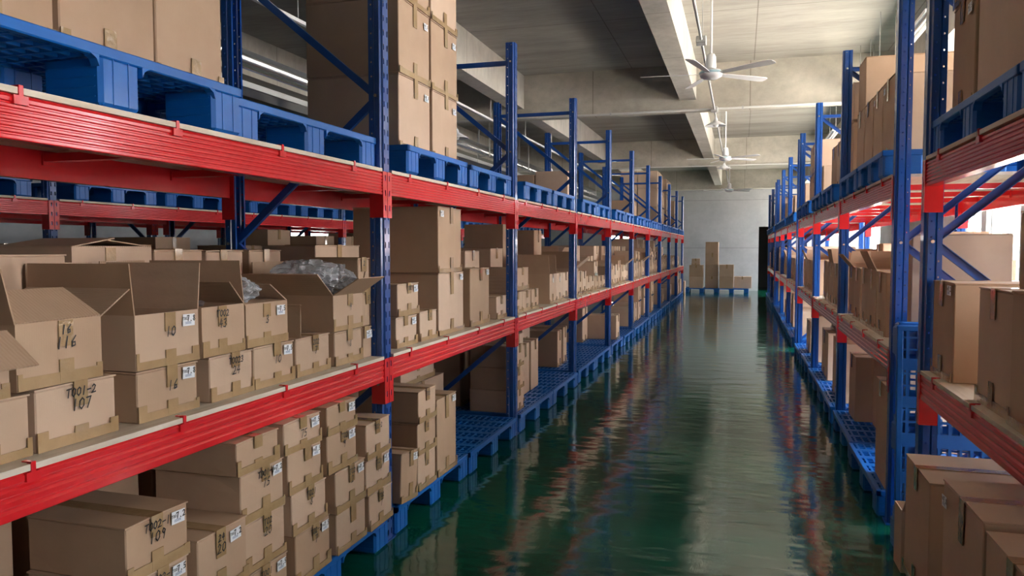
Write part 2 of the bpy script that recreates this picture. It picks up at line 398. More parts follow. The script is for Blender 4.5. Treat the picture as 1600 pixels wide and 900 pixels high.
def make_braces(first_front):
    r = []
    for i in range(4):
        a, b_ = Z_NODES_A[i], Z_NODES_A[i + 1]
        fr = (i % 2 == 0) == first_front        # is node i at the front
        zr, zf = (b_, a) if fr else (a, b_)
        r.append((brace_mesh(zr, zf), (-.035, zf), (-.965, zr)))
    r.append((brace_mesh(3.16, 3.16), (-.035, 3.16), (-.965, 3.16)))
    r.append((brace_mesh(.10, .10), (-.035, .10), (-.965, .10)))
    return r
BR_A, BR_B = make_braces(False), make_braces(True)
bar_me = MB().box(-.95, -.05, -.025, .025, -.045, -.012).box(-.95, -.94, -.03, .03, -.06, -.012).box(-.06, -.05, -.03, .03, -.06, -.012).mesh('crossbar', M['red'])

def rack(label, x_front, sgn, y0, nb, pitch=PITCH, braces=BR_A, clips=True, side_upper='fine', side_lower='broad', detail=True):
    """sgn=+1: the front faces +x.  posts at y0 + k*pitch, k=0..nb"""
    root = empty('pallet_rack', (x_front, y0 if sgn > 0 else y0 + nb * pitch, 0), 0 if sgn > 0 else PI)
    tag(root, label, 'rack')
    def at(o, x, y, z, rz=0):
        o.location = (x, y, z); o.rotation_euler = (0, 0, rz); return o
    ln = pitch - .096
    bu, bl = beam_me(side_upper, ln), beam_me(side_lower, ln)
    bd = MB().box(-.995, .004, -ln / 2 + .01, ln / 2 - .01, .001, .0185).mesh('shelf_board', M['board'])
    for k in range(nb + 1):
        y = k * pitch
        for x, rz in ((0, 0), (-1.0, PI)):
            u = at(link('upright', up_me, root), x, y, 0, rz)
            if detail: link('base_plate', foot_me, u)
        for me, f, r_ in braces:
            b_ = at(link('brace', me, root), 0, y, 0)
            if detail:
                # bolt head on the camera-side flank of the upright
                yy = -.058 if sgn > 0 else .046
                at(link('bolt', bolt_me, b_), f[0], yy, f[1]); at(link('bolt', bolt_me, b_), r_[0], yy, r_[1])
    for k in range(nb):
        yc = (k + .5) * pitch
        for zt, me in ((BOARD_U, bu), (BOARD_L, bl)):
            for x, rz in ((0, 0), (-1.0, PI)):
                b_ = at(link('beam', me, root), x, yc, zt - .120, rz)
                hl = pitch / 2
                at(link('connector', conn_p, b_), 0, -hl, .120); at(link('connector', conn_n, b_), 0, hl, .120)
                if clips and x == 0:
                    for q in (-.95, -.36, .26, .88): at(link('clip', clip_me, b_), .003, q, .121)
            for q in (-.75, 0, .75): at(link('crossbar', bar_me, root), 0, yc + q, zt)
            at(link('shelf_board', bd, root), 0, yc, zt)
    return root
YL0 = 3.79 - 2 * PITCH
rack('blue and red pallet rack along the left side of the green aisle', -1.83, 1, YL0 + PITCH, 10)
rack('blue and red pallet rack across the next aisle, behind the left rack', -5.58, 1, 2.66, 8, detail=False, clips=True)
rack('farthest blue and red rack, back to back with the one behind the left rack', -6.75 - 1.0, -1, 2.66, 7, detail=False, clips=False)
rack('near pallet rack on the right, ending at the standing blue pallets', .825, -1, 4.06 - 2 * PITCH, 2, braces=BR_B)
rack('middle pallet rack on the right, beyond the standing blue pallets', .835, -1, 4.86, 3, pitch=2.52, braces=BR_B)
rack('far pallet rack on the right, past the second gap', .85, -1, 13.1, 3, braces=BR_B)
rack('farthest pallet rack on the right, near the dark doorway', .85, -1, 21.4, 2, braces=BR_B, detail=False)

# ------------------------------------------------------------------ pallets
def pallet_meshes(ly, lx, hp=.16):
    """ly along the aisle (two openings in the face), lx deep; height 0.15"""
    d = MB(); q = hp - .15
    hy, hx = ly / 2, lx / 2
    for a, b_ in ((-hx, -hx + .03), (hx - .03, hx)): d.box(a, b_, -hy, hy, q + .115, hp, c=.004)
    for a, b_ in ((-hy, -hy + .03), (hy - .03, hy)): d.box(-hx, hx, a, b_, q + .115, hp, c=.004)
    nx = int(lx / .05)
    for i in range(1, nx):
        x = -hx + lx * i / nx; w = .0075 if i % 2 else .0055
        d.box(x - w, x + w, -hy + .02, hy - .02, q + .118, hp - .001)
    ny = int(ly / .062)
    for j in range(1, ny):
        y = -hy + ly * j / ny
        d.box(-hx + .02, hx - .02, y - .005, y + .005, q + .116, hp - .0015)
    for y in (-hy * .66, -hy * .33, 0, hy * .33, hy * .66):
        d.box(-hx + .02, hx - .02, y - .030, y + .030, hp - .012, hp - .0005)
    for s_ in (-1, 1):     # the fillets of the rounded openings
        for a, b_ in ((-hy + .155, -.085), (.085, hy - .155)):
            for (yy, dr) in ((a, 1), (b_, -1)):
                x0, x1 = sorted((s_ * hx, s_ * (hx - .03)))
                pts = [(yy, q + .118), (yy, q + .085), (yy + dr * .010, q + .106), (yy + dr * .033, q + .118)]
                vs = [(x0, p, q) for p, q in pts] + [(x1, p, q) for p, q in pts]
                d.add(vs, [(0, 1, 2, 3), (7, 6, 5, 4), (0, 4, 5, 1), (1, 5, 6, 2), (2, 6, 7, 3), (3, 7, 4, 0)])
    deck = d.mesh('deck', M['plastic'])
    w, l = .158, .22
    f = MB().box(-l / 2, l / 2, -w / 2, w / 2, 0, q + .124, c=.012)
    for e_ in (-.03, .03): f.box(l / 2 - .001, l / 2 + .002, e_ - .002, e_ + .002, .01, q + .12).box(-l / 2 - .002, -l / 2 + .001, e_ - .002, e_ + .002, .01, q + .12)
    for z in (.03, .06, .09, .12): f.box(-.09, .09, -w / 2 - .002, w / 2 + .002, z - .002, z + .002)
    return deck, f.mesh('foot', M['plastic'])
def make_pallet(ly, lx, hp=.16):
    dk, ft = pallet_meshes(ly, lx, hp)
    r = empty('plastic_pallet', (0, 0, -50)); kid(r, link('deck', dk))
    for x in (-(lx / 2 - .114), 0, lx / 2 - .114):
        for y in (-(ly / 2 - .082), 0, ly / 2 - .082):
            kid(r, link('foot', ft, None, (x, y, 0)))
    return r
P12, P10, P12H = make_pallet(1.18, 1.0), make_pallet(.985, 1.1), make_pallet(1.18, 1.0, .18)
used_proto = set()
def pallet(proto, x, y, z, label, group='blue plastic pallets', rot=None, rz=0.0):
    if proto.name in used_proto: o = copy_tree(proto)
    else: o = proto; used_proto.add(proto.name)
    o.location = (x, y, z); o.rotation_euler = rot if rot else (0, 0, rz)
    return tag(o, label, 'pallet', group)
def pallets_run(y_first, nb, pitch, xc, z, where, kinds=('12',) * 20, dx=0, skip=()):
    for k in range(nb):
        for h_, q in ((0, -1), (1, 1)):
            if (k, h_) in skip: continue
            kd = kinds[k] if k < len(kinds) else '10'
            xo = .025 if kd == 'H' and q < 0 else -.02 if kd == 'H' else 0
            pr = P12H if kd == 'H' and q < 0 else P10 if kd == '10' else P12
            gap = .545 if kd == '10' else .597
            bn = ORD[k]
            pallet(pr, xc + R.uniform(-.012, .012) + dx + xo, y_first + (k + .5) * pitch + q * gap, z,
                   'empty-looking blue plastic pallet' .replace('empty-looking ', '') + ', %s half of %s bay, %s' % ('nearer' if q < 0 else 'farther', bn, where), 'blue pallets ' + where, rz=R.uniform(-.008, .008))
Y0L = YL0 + PITCH              # nearest post of the left rack (just outside the frame)
pallets_run(Y0L, 10, PITCH, -2.345, BOARD_U + .0185, "left rack's top shelf", ('H', '10', '10', '10', '10', '10', '10', '10', '10', '10'))
pallets_run(Y0L, 10, PITCH, -2.31, 0.0, "floor under left rack", ('12', '12') + ('12',) * 8)
pallets_run(2.66, 8, PITCH, -6.10, BOARD_U + .0185, "back rack's top shelf", ('10',) * 8)
pallets_run(4.06 - PITCH, 1, PITCH, 1.335, BOARD_U + .0185, "near right rack's top shelf", ('12',))
pallets_run(4.86, 3, 2.52, 1.345, BOARD_U + .0185, "middle right rack's top shelf", ('10', '10', '10'))
pallets_run(13.1, 3, PITCH, 1.36, BOARD_U + .0185, "far right rack's top shelf", ('10', '10', '10'))
pallets_run(21.4, 2, PITCH, 1.36, BOARD_U + .0185, "farthest right rack's top shelf", ('10', '10', '10'))
pallets_run(4.06 - PITCH, 1, PITCH, 1.29, 0.0, "floor under near right rack", ('12',))
pallets_run(4.86, 3, 2.52, 1.30, 0.0, "floor under middle right rack", ('12', '12', '12'))
pallets_run(13.1, 3, PITCH, 1.31, 0.0, "floor under far right rack", ('12', '12', '12'))
pallets_run(21.4, 2, PITCH, 1.31, 0.0, "floor under farthest right rack", ('12', '12', '12'))
# two pallets on edge in the gap between the right racks
pallet(P12, 1.285, 4.50, .60, 'front blue pallet standing on edge between the two right racks', 'pallets standing on edge', rot=(PI / 2 - .06, 0, 0))
pallet(P12, 1.33, 4.70, .60, 'rear blue pallet standing on edge between the two right racks', 'pallets standing on edge', rot=(PI / 2 - .06, 0, 0))

# ------------------------------------------------------------------ hand lettering
GL = {'0': [[(.5, 1), (.1, .75), (.1, .25), (.5, 0), (.9, .3), (.85, .8), (.5, 1)]], '1': [[(.5, 1), (.45, 0)]],
      '2': [[(.1, .8), (.4, 1), (.8, .8), (.6, .4), (.05, 0), (.95, .05)]], '3': [[(.1, .9), (.6, 1), (.7, .7), (.4, .52), (.8, .35), (.6, .02), (.05, .08)]],
      '4': [[(.5, 1), (.1, .4), (.9, .42)], [(.7, .8), (.6, 0)]], '5': [[(.85, 1), (.3, .95), (.2, .55), (.75, .5), (.7, .1), (.1, .02)]],
      '6': [[(.7, 1), (.2, .5), (.3, .05), (.8, .15), (.7, .45), (.25, .4)]], '7': [[(.05, .95), (.85, 1), (.4, 0)]],
      '8': [[(.5, .55), (.2, .8), (.5, 1), (.8, .8), (.5, .55), (.15, .25), (.5, 0), (.85, .25), (.5, .55)]],
      '9': [[(.8, .8), (.4, 1), (.2, .7), (.5, .5), (.8, .8), (.6, 0)]], 'T': [[(0, .95), (1, 1)], [(.5, 1), (.45, 0)]], '-': [[(.1, .5), (.9, .55)]],
      'o': [[(.5, .7), (.15, .4), (.4, .02), (.85, .3), (.5, .7)]], 'M': [[(0, 0), (.1, 1), (.5, .3), (.9, 1), (1, 0)]], ' ': [], '.': [[(.4, .05), (.5, 0)]],
      'O': [[(.5, 1), (.05, .7), (.05, .3), (.5, 0), (.95, .3), (.95, .7), (.5, 1)]], 'x': [[(0, 1), (1, 0)], [(1, 1), (0, 0)]]}
def write(mb, text, x, yc, zc, size, pen, wave=0.0):
    """text on the plane x=const, read from +x; centred at (yc,zc)"""
    adv = size * .78; y = yc - adv * len(text) / 2
    for ch in text:
        for st in GL.get(ch, []):
            pts = [(y + p[0] * size * .62 + p[1] * wave * size, zc + (p[1] - .5) * size) for p in st]
            for a, b_ in zip(pts, pts[1:]):
                d = Vector((b_[0] - a[0], b_[1] - a[1]))
                if d.length < 1e-6: continue
                nrm = Vector((-d.y, d.x)).normalized() * pen / 2; e = d.normalized() * pen / 2
                q = [(a[0] - e.x + nrm.x, a[1] - e.y + nrm.y), (a[0] - e.x - nrm.x, a[1] - e.y - nrm.y), (b_[0] + e.x - nrm.x, b_[1] + e.y - nrm.y), (b_[0] + e.x + nrm.x, b_[1] + e.y + nrm.y)]
                mb.add([(x, p, r_) for p, r_ in q], [(0, 1, 2, 3)])
        y += adv
    return mb

# ------------------------------------------------------------------ cardboard boxes
ALL = []
def carton(x, y0, y1, z0, z1, dep, side=1, rack_='', shelf='', bay=0, row='front', tape=1, sticker=None, text=None, opened=None, rz=None, tilt=0.0,
           label=None, adj=None, jit=True, red=False, flap=.15, tape_w=.050):
    """x: plane of the aisle-side face; side=+1 that face looks to +x (left racks), -1 to -x (right racks).
    sticker/text: on the aisle face. opened: dict of flap angles (degrees up from closed)"""
    w, h, d = y1 - y0, z1 - z0, dep
    rz_ = (R.uniform(-.02, .02) if jit else 0) if rz is None else rz
    root = empty('cardboard_box', (x - side * d / 2, (y0 + y1) / 2, z0), rz_ + (0 if side > 0 else PI))
    if tilt: root.rotation_euler = (tilt, 0, rz_)
    hw, hd = w / 2 - .003, d / 2
    mb = MB(); t = .005
    j = lambda: R.uniform(-.003, .003)
    if opened is None:
        # body with slightly bulging faces
        bm = bmesh.new(); bmesh.ops.create_cube(bm, size=1)
        bmesh.ops.subdivide_edges(bm, edges=bm.edges[:], cuts=2, use_grid_fill=True)
        bl = R.uniform(.001, .005)
        for v in bm.verts:
            px, py, pz = v.co * 2
            ex = bl * (1 - py * py) * (1 - pz * pz); ey = bl * (1 - px * px) * (1 - pz * pz)
            v.co = Vector((px * (hd - .004 + (ex if abs(px) > .99 else 0)), py * (hw - .003 + (ey if abs(py) > .99 else 0)), (pz + 1) / 2 * (h - .006)))
        bmesh.ops.bevel(bm, geom=[e for e in bm.edges if len(e.link_faces) == 2 and e.calc_face_angle(0) > 1.2], offset=.004, segments=1, affect='EDGES')
        bm.verts.index_update(); mb.add([v.co.copy() for v in bm.verts], [[v.index for v in f.verts] for f in bm.faces]); bm.free()
        lift = R.uniform(0, .004)
        for s_ in (-1, 1):      # the two closed top flaps meeting over the middle
            a, b_ = sorted((s_ * .0015, s_ * hw))
            zo = h - .006; zi = zo + lift
            vs = [(-hd + .002, a, (zi if s_ > 0 else zo)), (hd - .002, a, (zi if s_ > 0 else zo)), (hd - .002, b_, (zo if s_ > 0 else zi)), (-hd + .002, b_, (zo if s_ > 0 else zi))]
            vs = vs + [(p, q, r_ + .005) for p, q, r_ in vs]
            mb.add(vs, [(3, 2, 1, 0), (4, 5, 6, 7), (0, 1, 5, 4), (1, 2, 6, 5), (2, 3, 7, 6), (3, 0, 4, 7)])
    else:
        mb.box(-hd, hd, -hw, hw, 0, t).box(hd - t, hd, -hw, hw, t, h).box(-hd, -hd + t, -hw, hw, t, h).box(-hd + t, hd - t, -hw, -hw + t, t, h).box(-hd + t, hd - t, hw - t, hw, t, h)
    body = mb.build('body', M['kraft'], root)
    if opened:
        for key, ang in opened.items():
            fl = flap; a = math.radians(ang)
            taper = .012
            g = MB()
            if key in ('front', 'back'):
                s_ = 1 if key == 'front' else -1
                hx, wv = s_ * (hd - t / 2), hw
                ox, oz = -s_ * math.cos(a), math.sin(a)
                nxv, nz = s_ * math.sin(a), math.cos(a)
                P = [(hx, -wv, h), (hx, wv, h), (hx + ox * fl, wv - taper, h + oz * fl), (hx + ox * fl, -wv + taper, h + oz * fl)]
                vs = P + [(p + nxv * t * .9, q, r_ + nz * t * .9) for p, q, r_ in P]
            else:
                s_ = 1 if key == 'far' else -1
                hy, wv = s_ * (hw - t / 2), hd
                oy, oz = -s_ * math.cos(a), math.sin(a); nyv, nz = s_ * math.sin(a), math.cos(a)
                P = [(-wv, hy, h), (wv, hy, h), (wv - taper, hy + oy * fl, h + oz * fl), (-wv + taper, hy + oy * fl, h + oz * fl)]
                vs = P + [(p, q + nyv * t * .9, r_ + nz * t * .9) for p, q, r_ in P]
            g.add(vs, [(3, 2, 1, 0), (4, 5, 6, 7), (0, 1, 5, 4), (1, 2, 6, 5), (2, 3, 7, 6), (3, 0, 4, 7)])
            g.build('flap', M['kraft_in'], root)
    fx = hd + .0045
    yt = R.uniform(-.02, .02)
    if tape:
        g = MB(); tw = tape_w / 2
        up = h * R.uniform(.30, .42) if h < .3 else .12 + R.uniform(-.03, .03)
        lo = h * R.uniform(.28, .4) if h < .3 else .10
        if tape in (1, 2):
            g.box(fx - .003, fx, yt - tw, yt + tw, h - up, h - .001)
            if opened is None: g.box(-hd + .002, fx, yt - tw, yt + tw, h - .001, h + .0035)
        if g.v: g.build('tape', M['tape'], root)
        g = MB()
        if tape in (1, 3):
            g.box(fx - .003, fx, yt - tw, yt + tw, .001, lo)
            g.box(fx - .003, fx - .0005, -hw + .002, hw - .002, .001, .028 + R.uniform(-.004, .01))
            for s_ in (-1, 1):
                a, b_ = sorted((s_ * (hw - .001), s_ * (hw - R.uniform(.01, .04))))
                g.box(fx - .003, fx - .0003, a, b_, .001, .035 + R.uniform(0, .03))
        if g.v: g.build('tape', M['tape'], root)
    if sticker:
        sy, sz = sticker if isinstance(sticker, tuple) else (hw - .055, h - .035)
        g = MB(); sw, sh = .030, .021
        a = R.uniform(-.06, .06); mt = Matrix.Translation((0, sy, sz)) @ Matrix.Rotation(a, 4, 'X')
        g.box(fx, fx + .0008, -sw, sw, -sh, sh, mt)
        st = g.build('label_sticker', M['label'], root)
        g = MB()
        write(g, 'T00' + R.choice('12'), fx + .0012, sy - .016, sz + .006, .009, .0018)
        write(g, R.choice(['7.5', '7.8', '7.2', '7.5']), fx + .0012, sy + .013, sz + .006, .019, .0038)
        g.build('print', M['ink'], st)
        g = MB(); write(g, '00008', fx + .0012, sy - .003, sz - .010, .008, .0012); g.build('print', M['blue_ink'], st)
    if text:
        g = MB(); zt = h - .028
        for i, s_ in enumerate(text):
            sz = .024 if i == 0 else .032
            if h > .3: sz *= 1.0
            write(g, s_, fx + .0012, yt, zt - i * .038, sz, .0042, wave=.15)
        g.build('handwriting', M['red_ink'] if red else M['ink'], root)
    info = dict(o=root, rack=rack_, shelf=shelf, bay=bay, row=row, y=(y0 + y1) / 2, z=z0, adj=adj or ('open' if opened else ('tall' if h > .35 else 'small')), label=label)
    ALL.append(info); return root

S = BOARD_L + .0185; T = BOARD_U + .0185 + .161; G = .161
mid = dict(rack_='left', shelf='middle shelf'); low = dict(rack_='left', shelf='bottom level'); top = dict(rack_='left', shelf='top shelf')
X = -1.895; D = .45
# --- left rack, middle shelf, nearest bay
carton(X, 1.36, 1.655, S, S + .175, D, bay=0, label='small sealed box at the left photo edge, below the box with a raised flap', **mid)
carton(X, 1.66, 1.965, S, S + .182, D, bay=0, text=['T001-2', '107'], label='small box handwritten T001-2 over 107 on the middle shelf', **mid)
carton(X, 2.05, 2.35, S, S + .172, D, bay=0, sticker=True, text=['', '16'], label='white-labelled box under the open box with two raised flaps, middle shelf', **mid)
carton(X, 2.405, 2.68, S, S + .172, D, bay=0, text=['T0023', '24'], adj='scrawled', label='box covered in handwriting beside a narrow gap, lower layer of middle shelf', **mid)
carton(X, 2.685, 2.98, S, S + .175, D, bay=0, sticker=True, text=['', '10'], label='lower-layer box with white sticker, directly left of the bare marked 202 box', **mid)
carton(X, 2.985, 3.29, S, S + .175, D, bay=0, text=['202', '7'], label='lower-layer box marked 202 with nothing stacked on it, middle shelf', **mid)
carton(X, 3.325, 3.625, S, S + .168, D, bay=0, text=['', '8'], label='lower-layer box under the box overflowing with plastic bags', **mid)
carton(X, 3.63, 3.735, S, S + .165, D, bay=0, sticker=(.01, .125), tape=2, adj='narrow', label='narrow lower-layer box with sticker against the first blue post, middle shelf', **mid)
carton(X, 1.315, 1.595, S + .176, S + .36, D, bay=0, opened={'near': 150, 'front': 215, 'back': 95}, label='open box at the left photo edge with its front flap hanging down', **mid)
carton(X, 1.61, 1.91, S + .185, S + .372, D, bay=0, opened={'front': 33, 'back': 86, 'near': 100, 'far': 150}, text=['16', '116'], flap=.155, label='open box marked 116 on top of the T001-2 box, flaps askew', **mid)
carton(X, 2.045, 2.355, S + .175, S + .360, D, bay=0, opened={'near': 92, 'back': 97, 'far': 100}, sticker=True, text=['', '10'], flap=.17, label='open box with two tall raised flaps and a white sticker, upper layer', **mid)
carton(X, 2.36, 2.625, S + .175, S + .362, D, bay=0, opened={'far': 88, 'back': 94}, text=['T002', '43'], flap=.17, label='open box handwritten 43 beside the one with two raised flaps', **mid)
carton(X, 2.63, 2.93, S + .178, S + .352, D, bay=0, opened={'near': 130, 'far': 35, 'back': 60, 'front': 4}, sticker=True, text=['', '3'], flap=.13, label='half open box marked 3, grey plastic film spilling out at its left', **mid)
carton(X, 3.325, 3.625, S + .171, S + .352, D, bay=0, opened={'near': 138, 'front': 148, 'back': 96, 'far': 118}, text=['', '9'], flap=.16, label='wide open box overflowing with clear plastic bags', **mid)
carton(X - .01, 3.63, 3.735, S + .168, S + .345, D, bay=0, tape=2, adj='narrow', text=['5'], label='narrow middle-layer box against the first blue post, beside the bag-filled box', **mid)
carton(X - .01, 3.60, 3.735, S + .348, S + .53, .3, bay=0, adj='narrow', text=['2'], label='topmost narrow box against the first blue post on the middle shelf', **mid)
carton(X + .02, 3.0, 3.012, S + .178, S + .33, .2, bay=0, tape=0, jit=False, adj='flattened', label='upright loose cardboard sheet beside the bag-filled box', **mid)
# back row
bk = dict(mid, row='back')
carton(-2.42, 2.31, 2.72, S, S + .585, .40, bay=0, opened={'far': 7, 'near': 9, 'front': 1, 'back': 1}, adj='large', flap=.22, label='large back-row box with its top flaps slightly gaping', **bk)
carton(-2.45, 2.76, 3.09, S, S + .575, .40, bay=0, label='back-row box right of the gaping one, behind the raised flaps', **bk)
carton(-2.45, 3.11, 3.40, S, S + .57, .40, bay=0, label='back-row box left of the plastic bags, behind the handwritten 43 box', **bk)
carton(-2.45, 3.44, 3.74, S, S + .572, .40, bay=0, label='back-row box behind the overflowing plastic bags, nearest bay', **bk)
carton(-2.365, 1.36, 2.24, S, S + .56, .44, bay=0, adj='long', label='long dull back-row box behind the box marked 116', **bk)
# second bay
carton(X, 4.70, 5.16, S, S + .415, .62, bay=1, sticker=True, tape=1, label='lower of the two tall stacked boxes right of the first post', **mid)
carton(X, 4.67, 5.13, S + .418, S + .855, .62, bay=1, sticker=(-.17, .39), tape=1, label='big upper box of the pair right of the first post, nearly touching the beam', **mid)
carton(X, 4.035, 4.335, S, S + .178, D, bay=1, sticker=True, label='lower small stickered box right behind the first post, middle shelf', **mid)
carton(X, 4.05, 4.365, S + .181, S + .372, D, bay=1, sticker=True, text=['T003'], label='upper small box marked T003 right of the first post, middle shelf', **mid)
carton(X, 4.385, 4.655, S, S + .185, D, bay=1, text=['3'], label='small box between the T003 stack and the tall pair', **mid)
carton(X, 5.30, 5.75, S, S + .43, .35, bay=1, sticker=True, text=['M51', '17'], red=True, label='tall box with red handwriting right of the tall stacked pair', **mid)
carton(X, 5.93, 6.215, S, S + .185, D, bay=1, text=[''], label='small box right before the second post, middle shelf', **mid)
carton(-2.42, 4.05, 4.6, S, S + .60, .38, bay=1, **bk)
carton(-2.36, 5.55, 6.05, S, S + .36, .42, bay=1, opened={'near': 100, 'front': 75}, **bk)
carton(-2.12, 5.80, 6.18, S + .362, S + .56, .5, bay=1, **bk)
# third bay
for i, y in enumerate((6.42, 6.72, 7.02)):
    carton(X, y, y + .29, S, S + .19, .45, bay=2, text=[R.choice(['', '21'])], opened={'near': 70, 'back': 60} if i == 0 else None, **mid)
for i, y in enumerate((7.74, 8.05, 8.36)):
    carton(X, y, y + .30, S, S + .31, .40, bay=2, opened={'back': 95, 'near': 90} if i < 2 else None, flap=.2, text=['T02'] if i == 0 else None, **mid)
carton(-1.96, 6.75, 7.15, S + .193, S + .40, .38, bay=2, row='back', **mid)
carton(-2.36, 7.2, 7.62, S + .001, S + .58, .42, bay=2, row='back', **mid)
carton(-2.38, 6.4, 6.85, S, S + .36, .42, bay=2, **{**bk, 'row': 'rearmost'})
carton(-2.45, 7.9, 8.5, S, S + .84, .45, bay=2, adj='very tall', **{**bk, 'row': 'rearmost'})
# fourth bay
carton(X, 8.93, 9.2, S, S + .34, .4, bay=3, opened={'front': 140, 'near': 90, 'back': 90}, flap=.2, **mid)
for y, h in ((9.22, .30), (9.48, .29), (9.76, .22), (10.05, .21), (10.36, .2), (10.66, .19), (10.93, .19)):
    carton(X, y, y + .255, S, S + h, .42, bay=3, text=[R.choice(['12', '8', '20'])], **mid)
carton(X - .01, 10.35, 10.60, S + .205, S + .40, .42, bay=3, **mid)
carton(-2.4, 9.0, 9.4, S, S + .8, .42, bay=3, adj='very tall', **bk)
carton(-2.4, 9.6, 10.1, S, S + .5, .42, bay=3, **bk)
carton(-2.4, 10.3, 10.9, S, S + .46, .42, bay=3, opened={'near': 80, 'front': 120}, **bk)
# far bays of the middle shelf, front row continuous
PAT = [.30, .34, .31, .36, .30, .33, .42, .30, .28]
for bay in range(4, 10):
    y = Y0L + bay * PITCH + .07; yend = Y0L + (bay + 1) * PITCH - .07
    if bay == 9: yend -= .9
    i = 0
    while y + .27 < yend:
        w = R.choice([.27, .29, .30, .31]); w = min(w, yend - y)
        h = PAT[(bay * 5 + i) % len(PAT)]
        op = {'front': R.uniform(120, 150), 'near': 95, 'back': 90} if R.random() < .16 else None
        carton(X - R.uniform(0, .02), y, y + w - .01, S, S + h * .62 + .12, .42, bay=bay, opened=op, tape=1, **mid)
        if bay in (5, 6, 7) and R.random() < .45 and not op: carton(X - .03, y + .01, y + w - .02, S + h * .62 + .125, S + h * .62 + .125 + .19, .42, bay=bay, **mid)
        y += w + R.choice([0, .0, .01, .09]); i += 1
    y = Y0L + bay * PITCH + .12
    for q in range(4):
        if R.random() < .6:
            carton(-2.42, y, y + .5, S, S + R.choice([.45, .55, .62, .8]), .42, bay=bay, **bk)
        y += .57

# --- left rack, bottom level, nearest bay
XB = -1.785
def col(ys, zs, bay, x=XB, d=.40, st=None, tx=None, **kw):
    for i in range(len(zs) - 1):
        y0, y1 = ys[i] if isinstance(ys[0], tuple) else ys
        lay = len(zs) - 2 - i
        carton(x + R.uniform(-.012, .004), y0, y1, zs[i] + (.001 if i else 0), zs[i + 1], d, bay=bay, sticker=(st and st[i]) or None, text=(tx and tx[i]) or None, **kw)
col((1.42, 1.72), [G, .36, .575], 0, **low)
col([(1.86, 2.14), (1.87, 2.15), (1.875, 2.155)], [G, .36, .565, .745], 0, st=[1, 1, 1], tx=[None, ['T02-1'], ['T002-1', '109']], **low)
col([(2.165, 2.44), (2.165, 2.445)], [G, .365, .60], 0, x=-1.765, st=[None, (.06, .19)], tx=[None, ['24', '20']], **low)
col([(2.455, 2.735), (2.455, 2.735), (2.44, 2.73), (2.41, 2.69)], [G, .35, .548, .745, .875], 0, st=[1, None, 1, None], tx=[['T001', '75'], ['T02', '20'], ['T001-1', '75'], None], **low)
col([(2.79, 3.09), (2.775, 3.06), (2.755, 3.03), (2.72, 3.01)], [G, .385, .565, .745, .88], 0, st=[1, None, 1, 1], tx=[['T02-2', '7'], ['T021', '8'], None, ['', '75']], **low)
col([(3.14, 3.44), (3.125, 3.425), (3.08, 3.36), (3.06, 3.34)], [G, .36, .56, .745, .88], 0, st=[None, 1, 1, 1], tx=[None, ['T02', '2'], ['T02', '9'], None], **low)
col([(3.455, 3.735), (3.45, 3.735), (3.45, 3.738)], [G, .345, .525, .71], 0, st=[None, 1, None], tx=[['T02', '7'], ['T02-1', '11'], ['T02-2']], **low)
lowb = dict(low, row='back')
for y, h, w in ((1.40, .56, .5), (1.95, .60, .5), (2.5, .55, .5), (3.05, .62, .55)):
    carton(-2.26, y, y + w, G, G + h, .5, bay=0, **lowb)
# second bay bottom
carton(-1.80, 3.86, 4.10, G, .44, .42, bay=1, sticker=True, tilt=-.10, label='leaning stickered box between the first post and the small stack', **low)
col([(4.12, 4.40), (4.125, 4.405), (4.13, 4.41)], [G, .375, .565, .755], 1, x=-1.80, tx=[['', '8'], ['12'], ['T02']], **low)
carton(-1.80, 4.415, 4.755, G, .655, .42, bay=1, sticker=True, label='tall plain box on the edge of its pallet, right of the stack of three', **low)
carton(-2.33, 4.2, 4.75, G, .80, .45, bay=1, **lowb)
carton(-2.28, 4.85, 5.75, G, .60, .50, bay=1, adj='wide', **lowb)
carton(-2.30, 4.95, 5.6, .602, .74, .48, bay=1, adj='flat', **lowb)
# third bay bottom: stack of three beside the second post
col([(6.36, 6.66), (6.36, 6.65), (6.365, 6.64)], [G, .355, .555, .75], 2, x=-1.86, d=.42, tx=[['T'], None, None], **low)
col([(6.67, 6.93)], [G, .40], 2, x=-1.93, d=.40, **low)
carton(-1.98, 6.70, 7.05, .402, .80, .4, bay=2, tape=2, adj='pale', sticker=(-.11, .33), **low)
carton(-2.02, 7.10, 7.42, G, .66, .4, bay=2, tape=2, **low)
carton(-2.02, 7.46, 7.78, G, .66, .4, bay=2, tape=2, **low)
carton(-2.42, 6.5, 7.2, G, .75, .38, bay=2, **lowb)
# further bays, bottom
carton(-2.10, 9.0, 9.22, G, .60, .4, bay=3, **low); carton(-2.10, 9.3, 9.52, G, .62, .4, bay=3, **low)
carton(-2.36, 8.35, 8.68, G, .48, .4, bay=2, **lowb); carton(-2.36, 8.35, 8.68, .481, .83, .4, bay=2, **lowb)
carton(-1.86, 12.0, 12.38, G, .54, .55, bay=4, label='lone tall box on the floor pallets under the left rack, halfway along', **low)
carton(-2.30, 11.5, 11.95, G, .68, .45, bay=4, **lowb)
for bay in (5, 6, 7, 8):
    y = Y0L + bay * PITCH + .35
    while y < Y0L + (bay + 1) * PITCH - .5:
        w = .45
        if R.random() < .85:
            col((y, y + w), [G, .53, .88][: R.choice([2, 3])], bay, x=-1.90 - R.uniform(0, .12), d=.5, **low)
        y += w + R.choice([.02, .05, .3])
col((24.2, 24.6), [G, .53, .86], 9, x=-1.84, d=.5, **low); col((25.2, 25.7), [G, .60], 9, x=-1.84, d=.5, **low)

